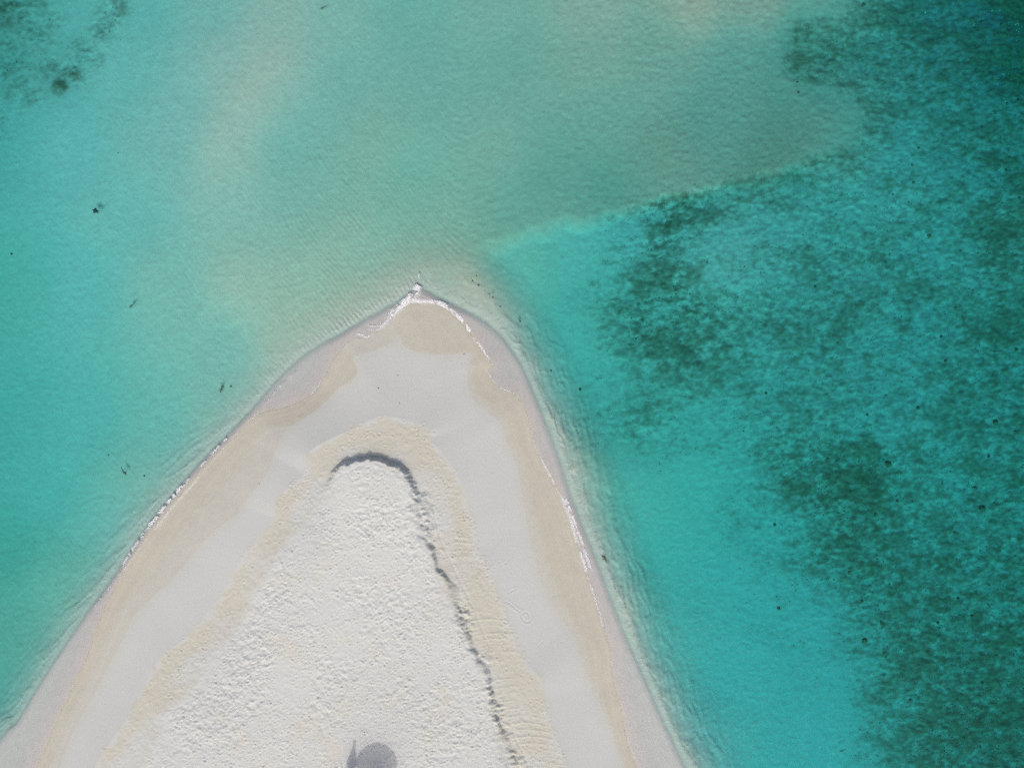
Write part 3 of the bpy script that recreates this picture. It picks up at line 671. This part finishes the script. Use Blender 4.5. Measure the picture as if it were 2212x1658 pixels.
# ------------------------------------------------------------------ weed and coral rubble on the reef flat
def reef_stuff(name, label, n_try, seed, box, zone):
    rg = np.random.default_rng(seed)
    P = rg.uniform([box[0], box[2]], [box[1], box[3]], (n_try, 2))
    d, A, B, cv = fields(P[:, 0], P[:, 1]); m, n = cover_mask(P[:, 0], P[:, 1], cv)
    so = samp('out', P[:, 0], P[:, 1])
    keep = (rg.random(n_try) < 0.05 * sstep(0.1, 0.5, cv) + 0.8 * m) & (so < -3.0) & zone(P[:, 0], P[:, 1])
    P = P[keep]; z0 = terrain(P[:, 0], P[:, 1])['z']
    k = len(P)
    a = rg.uniform(0, 6.28, k); r = rg.uniform(0.03, 0.085, k) * (0.8 + 0.7 * rg.random(k) ** 3); h = r * rg.uniform(0.3, 0.8, k)
    V = np.zeros((k, 6, 3)); 
    for q in range(5):
        an = a + q * 2 * math.pi / 5; rr = r * rg.uniform(0.45, 1.35, k)
        V[:, q, 0] = P[:, 0] + np.cos(an) * rr; V[:, q, 1] = P[:, 1] + np.sin(an) * rr; V[:, q, 2] = z0 - 0.03 + h * rg.uniform(-0.2, 0.35, k)
    V[:, 5, 0] = P[:, 0] + r * rg.uniform(-0.5, 0.5, k); V[:, 5, 1] = P[:, 1] + r * rg.uniform(-0.5, 0.5, k); V[:, 5, 2] = z0 + h
    base = (np.arange(k) * 6)[:, None, None]
    T = np.array([[0, 1, 5], [1, 2, 5], [2, 3, 5], [3, 4, 5], [4, 0, 5]])[None] + base
    br = rg.random(k); tint = np.stack([0.13 + 0.18 * br ** 1.5, 0.15 + 0.19 * br ** 1.5, 0.11 + 0.15 * br ** 1.5], -1)
    bright = rg.random(k) < 0.05; tint[bright] = (0.38, 0.37, 0.30)
    c = np.repeat(tint, 6, 0)
    me = mesh_from(name, V.reshape(-1, 3), T.reshape(-1, 3), M_WEED, dict(base=c), smooth=False)
    return add(name, me, label=label, kind='stuff')
M_WEED, nt = new_mat('weed_and_rubble')
_o = N(nt, 'ShaderNodeOutputMaterial'); _p = N(nt, 'ShaderNodeBsdfPrincipled'); _a = N(nt, 'ShaderNodeAttribute', attribute_name='base')
_p.inputs['Roughness'].default_value = 0.9; _p.inputs['Specular IOR Level'].default_value = 0.1
link(nt, _a.outputs['Color'], _p.inputs['Base Color']); link(nt, _p.outputs[0], _o.inputs[0])
reef_stuff('reef_weed', 'dark green weed and coral rubble covering the reef flat right of the sandbank', 150000, 21, (6, 47, -37, 36), lambda x, y: x > 6)
reef_stuff('reef_weed', 'sparse dark weed patches on the sand in the upper left corner', 14000, 22, (-47, -30, 19, 35), lambda x, y: x < -28)

# ------------------------------------------------------------------ coral heads
M_CORAL = plain_material('coral_brown', (0.105, 0.125, 0.075), 0.95, 0.5, 9.0, 0.02)
def coral_mesh(seed, el=1.0):
    rg = random.Random(seed); bm = bmesh.new(); bmesh.ops.create_icosphere(bm, subdivisions=3, radius=1.0)
    ph_ = [rg.uniform(0, 6.28) for _ in range(9)]
    for v_ in bm.verts:
        d = v_.co.normalized()
        n = 0.16 * math.sin(5 * d.x + ph_[0]) * math.cos(4 * d.y + ph_[1]) + 0.12 * math.sin(9 * d.y + ph_[2] + 3 * d.z) + 0.09 * math.sin(13 * d.x + 7 * d.y + ph_[3]) + 0.07 * math.cos(17 * d.z + 11 * d.x + ph_[4])
        v_.co = d * (1 + n); v_.co.x *= el; v_.co.z *= 0.62
        if v_.co.z < -0.2: v_.co.z = -0.2
    me_ = bpy.data.meshes.new('coral_head'); bm.to_mesh(me_); bm.free()
    for p_ in me_.polygons: p_.use_smooth = True
    me_.materials.append(M_CORAL); return me_
CM = [coral_mesh(i) for i in range(5)]; CM_LONG = coral_mesh(9, 1.9)
def put_bed(px, py):
    """photo pixel -> point on the sea bed"""
    zz = -1.5
    for _ in range(3):
        x, y = gp(px * WK, py * WK, zz); zz = bed_z(x, y)
    return x, y, zz
def coral(px, py, r, me_, label, group=None, rz=None):
    x, y, zz = put_bed(px, py)
    o = add('coral_head', me_, label, 'coral', group=group, loc=(x, y, zz + 0.02), rz=random.uniform(0, 6.28) if rz is None else rz)
    r *= 0.60; o.scale = (r, r, r); return o
coral(2154, 1523, 0.26, CM_LONG, 'elongated black coral boulder where the lower reef meets bare turquoise sand', rz=-0.95)
coral(2398, 1241, 0.42, CM[0], 'largest dark coral head, standing in the weedy reef near the right edge')
coral(2430, 1031, 0.36, CM[1], 'big dark coral head up and left of a smaller black one near the right edge')
coral(2479, 1055, 0.28, CM[2], 'compact black coral head nearest the right edge, just below a bigger one')
coral(2268, 576, 0.27, CM[3], 'dark coral head alone on a pale turquoise patch of the upper reef')
coral(2241, 996, 0.24, CM[4], 'small dark coral head at the lower end of a pale sand streak on the reef')
coral(1901, 1484, 0.22, CM[1], 'lone dark coral head on bare turquoise sand below the reef bulge')
coral(2111, 1563, 0.36, CM[2], 'soft edged dark coral patch on bare sand just left of the lower reef')
coral(1891, 1280, 0.24, CM[3], 'dark coral head on sparse weed at the left edge of the reef bulge')
coral(2074, 1396, 0.20, CM[4], 'small black coral head on the sandy notch in the reef edge')
coral(2168, 1133, 0.42, CM[0], 'wide dark coral head in the thick weed at mid height of the reef')
FLAT = [(2117, 1012, .18), (2481, 854, .26), (2428, 858, .16), (2298, 822, .2), (2044, 836, .2), (2190, 1223, .22), (2137, 1255, .28), (2381, 1190, .2), (2227, 1223, .18), (2408, 1210, .16), (2414, 1114, .2),
        (2308, 881, .22), (2276, 708, .2), (2333, 751, .26), (2229, 446, .2), (2355, 360, .2), (2227, 403, .16), (2109, 12, .24), (2398, 311, .2), (2243, 362, .2), (2383, 171, .24), (2465, 385, .2), (2457, 417, .2), (2489, 484, .24),
        (2103, 1468, .26), (2339, 1461, .2), (2373, 1504, .22), (2398, 1667, .22), (2223, 1708, .24), (2158, 1593, .2), (2163, 1602, .16), (2432, 1600, .24), (2020, 1120, .2), (2330, 1300, .2), (2290, 1520, .2), (2350, 1800, .24), (2450, 1740, .22), (1990, 700, .2), (2160, 640, .2), (1870, 960, .18)]
for i, (px, py, r) in enumerate(FLAT):
    band = 'upper' if py < 500 else 'upper middle' if py < 900 else 'lower middle' if py < 1350 else 'lower'
    side = 'outer, right-hand' if px > 2290 else 'inner, left-hand'
    coral(px, py, r * 0.9, CM[i % 5], 'small round dark coral head on the %s half of the %s reef flat' % (side, band), 'small coral heads on the reef flat, %s %s' % (band, side))
for i, (px, py, r) in enumerate([(2373, 48, .24), (2398, 55, .22), (2428, 87, .22), (2455, 90, .26), (2465, 140, .28), (2489, 144, .24), (2445, 61, .22), (2487, 246, .22), (2459, 254, .18), (2470, 30, .3), (2420, 20, .26), (2440, 120, .2), (2480, 190, .24)]):
    coral(px, py, r, CM[(i + 2) % 5], 'dark coral head on the deep slope in the upper right corner', 'coral heads on the deep corner slope')
for px, py, r, lab in [(1946, 201, .14, 'upper of two tiny black coral bits on pale sand near the upper right'), (1949, 226, .16, 'lower of two tiny black coral bits on pale sand near the upper right')]:
    coral(px, py, r, CM[1], lab)

# ------------------------------------------------------------------ small stones
M_STONE = plain_material('dark_stone', (0.075, 0.075, 0.06), 0.9, 0.4, 12.0)
def stone(px, py, r, label, group=None, dry=False):
    if dry:
        x, y = gp(px * WK, py * WK, 0.5); zz = ground_z(x, y)
    else: x, y, zz = put_bed(px, py)
    o = add('stone', SM[random.randrange(3)], label, 'stone', group=group, loc=(x, y, zz + 0.01), rz=random.uniform(0, 6.28)); r *= 0.8; o.scale = (r, r * random.uniform(0.7, 1), r * 0.7)
SM = []
for i in range(3):
    m_ = coral_mesh(30 + i); m_.name = 'stone'; m_.materials.clear(); m_.materials.append(M_STONE); SM.append(m_)
stone(1168, 696, 0.10, 'largest black stone at the drop-off just right of the tip')
for px, py, r in [(1163, 673, .07), (1154, 685, .08), (1150, 680, .05), (1194, 718, .07), (1203, 726, .08), (1221, 748, .07), (1184, 709, .05), (1204, 714, .05), (1160, 668, .04)]:
    stone(px, py, r, 'tiny black stone in the row along the drop-off right of the tip', 'stones along the drop-off')
for px, py, r, lab in [(924, 947, .06, 'tiny dark pebble on the smooth dry sand nearest the mound'), (971, 916, .05, 'tiny dark pebble in the middle of the smooth dry sand below the tip'), (1132, 864, .055, 'tiny pebble on the rim of the wet sand right of the tip'),
                       (976, 984, .045, 'tiny pebble just above the tan crest of the beach'), (634, 1180, .05, 'tiny pebble on the smooth left beach beside the tan band'), (1257, 1844, .075, 'black pebble at the end of the straight seam at the bottom')]:
    stone(px, py, r, lab, dry=True)
for px, py, r, lab in [(564, 943, .10, 'dark leaf-sized stone on the sand right of the nearest swimming shark'), (352, 1161, .09, 'small dark stone right of the lower left shark'), (265, 1110, .07, 'tiny black stone above the lower left shark'),
                       (289, 373, .07, 'tiny dark stone on pale sand in the upper left shallows'), (493, 1014, .05, 'tiny dark stone off the left waterline foam'), (28, 620, .11, 'dark stone near the left edge below the turtle'), (1345, 904, .10, 'small dark stone in turquoise water off the right waterline'), (1416, 950, .16, 'dark stone on bare sand left of the small weed patch')]:
    stone(px, py, r, lab)

# ------------------------------------------------------------------ sharks and turtle
M_SHARK = plain_material('shark_grey', (0.115, 0.115, 0.085), 0.6, 0.15, 5.0)
M_SHARKP = plain_material('shark_pale', (0.22, 0.22, 0.15), 0.6, 0.15, 5.0)
M_TURTLE = plain_material('turtle_dark', (0.022, 0.045, 0.045), 0.5, 0.3, 14.0)
def shark_mesh(bend, phase):
    """one metre long, head at +x; spine bent sideways"""
    bm = bmesh.new()
    prof = [(0.50, .004, .004), (0.485, .022, .016), (0.44, .044, .034), (0.36, .064, .055), (0.24, .080, .074), (0.10, .078, .078), (-0.04, .062, .064), (-0.18, .044, .047), (-0.30, .028, .030), (-0.38, .018, .019), (-0.42, .014, .016)]
    def spine(x):
        t = (0.3 - x); return bend * max(t, 0) ** 2 * math.sin(phase + 3.2 * max(t, 0))
    rings = []; n = 12
    for x, wy, hz in prof:
        rings.append([bm.verts.new((x, spine(x) + wy * math.cos(k * 2 * math.pi / n), hz * math.sin(k * 2 * math.pi / n))) for k in range(n)])
    for a_, b_ in zip(rings[:-1], rings[1:]):
        for k in range(n): bm.faces.new((a_[k], a_[(k + 1) % n], b_[(k + 1) % n], b_[k]))
    bm.faces.new(rings[0][::-1]); bm.faces.new(rings[-1])
    def fin(pts, nrm, th):
        up = [bm.verts.new((p[0] + nrm[0] * th, p[1] + nrm[1] * th + spine(p[0]), p[2] + nrm[2] * th)) for p in pts]
        dn = [bm.verts.new((p[0] - nrm[0] * th, p[1] - nrm[1] * th + spine(p[0]), p[2] - nrm[2] * th)) for p in pts]
        bm.faces.new(up); bm.faces.new(dn[::-1])
        for k in range(len(pts)): bm.faces.new((up[k], dn[k], dn[(k + 1) % len(pts)], up[(k + 1) % len(pts)]))
    for s_ in (1, -1):
        fin([(0.25, 0.055 * s_, -0.03), (0.17, 0.16 * s_, -0.045), (0.09, 0.225 * s_, -0.055), (0.09, 0.17 * s_, -0.05), (0.13, 0.06 * s_, -0.03)], (0, 0, 1), 0.006)
        fin([(-0.14, 0.035 * s_, -0.02), (-0.20, 0.085 * s_, -0.03), (-0.215, 0.03 * s_, -0.02)], (0, 0, 1), 0.005)
    fin([(0.12, 0, 0.06), (0.04, 0, 0.165), (0.01, 0, 0.15), (0.02, 0, 0.06)], (0, 1, 0), 0.007)
    fin([(-0.24, 0, 0.03), (-0.29, 0, 0.065), (-0.30, 0, 0.03)], (0, 1, 0), 0.005)
    fin([(-0.38, 0, 0.0), (-0.46, 0, 0.09), (-0.56, 0, 0.16), (-0.50, 0, 0.05), (-0.47, 0, -0.005), (-0.50, 0, -0.07), (-0.44, 0, -0.05)], (0, 1, 0), 0.007)
    bmesh.ops.recalc_face_normals(bm, faces=bm.faces)
    me_ = bpy.data.meshes.new('shark'); bm.to_mesh(me_); bm.free()
    for p_ in me_.polygons: p_.use_smooth = True
    return me_
def shark(head, tail, label, bend, phase, mat=None, zz=-0.35):
    hx, hy = gp(head[0] * WK, head[1] * WK, zz); tx, ty = gp(tail[0] * WK, tail[1] * WK, zz)
    L = math.hypot(hx - tx, hy - ty) * 1.02; me_ = shark_mesh(bend, phase); me_.materials.append(mat or M_SHARK)
    o = add('shark', me_, label, 'shark', group='young sharks in the shallows', loc=((hx + tx) / 2, (hy + ty) / 2, zz), rz=math.atan2(hy - ty, hx - tx)); o.scale = (L, L, L)
shark((538, 959), (542, 935), 'young grey shark with spread fins, nearest to the left shore', 0.35, 0.8)
shark((309, 1160), (296, 1141), 'young dark shark swimming in the lower left shallows', -0.3, 0.8)
shark((315, 752), (329, 737), 'slender young shark in the middle of the left shallows', 0.3, 0.5)
shark((1273, 788), (1263, 775), 'small black shark just right of the sandbank tip', 0.2, 0.6)
shark((1469, 1356), (1486, 1376), 'pale young shark close to the foam on the right shore', 0.25, 0.7, M_SHARKP, -0.16)
shark((781, 23), (797, 17), 'pale shark at the top edge above the sandy flat', -0.3, 0.6, M_SHARKP, -0.5)
shark((2049, 1834), (2064, 1827), 'faint shark over bare sand at the bottom right', 0.3, 0.6, M_SHARKP, -1.4)

def turtle():
    bm = bmesh.new(); n = 14
    rings = []
    for x, wy, hz in [(0.30, .02, .02), (0.26, .10, .05), (0.16, .19, .09), (0.0, .225, .11), (-0.14, .19, .085), (-0.24, .10, .05), (-0.29, .02, .02)]:
        rings.append([bm.verts.new((x, wy * math.cos(k * 2 * math.pi / n), hz * math.sin(k * 2 * math.pi / n) * (1.0 if math.sin(k * 2 * math.pi / n) > 0 else 0.45))) for k in range(n)])
    for a_, b_ in zip(rings[:-1], rings[1:]):
        for k in range(n): bm.faces.new((a_[k], a_[(k + 1) % n], b_[(k + 1) % n], b_[k]))
    bm.faces.new(rings[0][::-1]); bm.faces.new(rings[-1])
    hd = bmesh.ops.create_uvsphere(bm, u_segments=10, v_segments=7, radius=0.075)
    for v_ in hd['verts']: v_.co.x = v_.co.x * 1.35 + 0.36
    def flip(pts):
        up = [bm.verts.new((p[0], p[1], p[2] + 0.012)) for p in pts]; dn = [bm.verts.new((p[0], p[1], p[2] - 0.012)) for p in pts]
        bm.faces.new(up); bm.faces.new(dn[::-1])
        for k in range(len(pts)): bm.faces.new((up[k], dn[k], dn[(k + 1) % len(pts)], up[(k + 1) % len(pts)]))
    for s_ in (1, -1):
        flip([(0.25, .10 * s_, -.01), (0.27, .20 * s_, .0), (0.20, .29 * s_, .02), (0.08, .33 * s_, .02), (0.03, .28 * s_, .01), (0.04, .17 * s_, -.01)])
        flip([(-0.17, .13 * s_, -.01), (-0.27, .17 * s_, -.02), (-0.44, .16 * s_, -.03), (-0.38, .09 * s_, -.02), (-0.23, .05 * s_, -.01)])
    bmesh.ops.recalc_face_normals(bm, faces=bm.faces)
    me_ = bpy.data.meshes.new('sea_turtle'); bm.to_mesh(me_); bm.free()
    for p_ in me_.polygons: p_.use_smooth = True
    me_.materials.append(M_TURTLE); return me_
x, y = gp(234 * WK, 515 * WK, -0.3)
o = add('sea_turtle', turtle(), 'small black sea turtle alone in the turquoise upper left shallows', 'turtle', loc=(x, y, -0.3), rz=2.75); o.scale = (0.72, 0.72, 0.72)

# ------------------------------------------------------------------ parasols on the mound just below the picture (their shadows reach into it)
M_POLE = plain_material('pole_wood', (0.30, 0.22, 0.14), 0.6, 0.2, 20.0); M_THATCH = plain_material('thatch', (0.34, 0.27, 0.16), 0.95, 0.35, 25.0, 0.03); M_CLOTH = plain_material('cloth_cream', (0.70, 0.67, 0.58), 0.9, 0.08, 15.0)
def lathe(prof, n, mat, name, wave=0.0, wk=8):
    bm = bmesh.new(); rings = []
    for r, zz in prof:
        rings.append([bm.verts.new((r * (1 + wave * math.cos(wk * k * 2 * math.pi / n)) * math.cos(k * 2 * math.pi / n), r * (1 + wave * math.cos(wk * k * 2 * math.pi / n)) * math.sin(k * 2 * math.pi / n), zz)) for k in range(n)])
    for a_, b_ in zip(rings[:-1], rings[1:]):
        for k in range(n): bm.faces.new((a_[k], a_[(k + 1) % n], b_[(k + 1) % n], b_[k]))
    bm.faces.new(rings[0][::-1]); bm.faces.new(rings[-1]); bmesh.ops.recalc_face_normals(bm, faces=bm.faces)
    me_ = bpy.data.meshes.new(name); bm.to_mesh(me_); bm.free(); me_.materials.append(mat); return me_
def shade_base(vx, vy, zg, h):
    x_, y_ = gp(vx, vy, zg); d = h / math.tan(SUN_EL) / math.hypot(SHX, SHY)
    return x_ - SHX * d, y_ - SHY * d
zg = 1.62
x, y = shade_base(813, 1650, zg, 3.45); zg2 = ground_z(x, y)
e = add('thatched_parasol', None, 'round thatched parasol on the mound just below the picture', 'parasol', loc=(x, y, zg2))
add('pole', lathe([(0.06, -0.4), (0.06, 4.0)], 10, M_POLE, 'pole'), parent=e)
add('canopy', lathe([(1.66, 3.40), (1.60, 3.52), (1.1, 3.7), (0.5, 3.9), (0.12, 4.08), (0.05, 4.1)], 48, M_THATCH, 'canopy', 0.015, 12), parent=e)
x, y = shade_base(765, 1600, zg, 2.95); zg2 = ground_z(x, y)
e = add('closed_parasol', None, 'closed cream parasol beside the thatched one just below the picture', 'parasol', loc=(x, y, zg2))
add('pole', lathe([(0.035, -0.4), (0.035, 2.6)], 10, M_POLE, 'pole'), parent=e)
add('folded_canopy', lathe([(0.36, 0.75), (0.38, 0.95), (0.33, 1.35), (0.24, 1.75), (0.17, 1.98), (0.13, 2.1), (0.12, 2.35), (0.115, 2.6)], 40, M_CLOTH, 'folded_canopy', 0.12, 8), parent=e)
add('finial', lathe([(0.12, 2.6), (0.13, 2.72), (0.12, 2.84), (0.06, 2.95), (0.02, 2.98)], 12, M_CLOTH, 'finial'), parent=e)
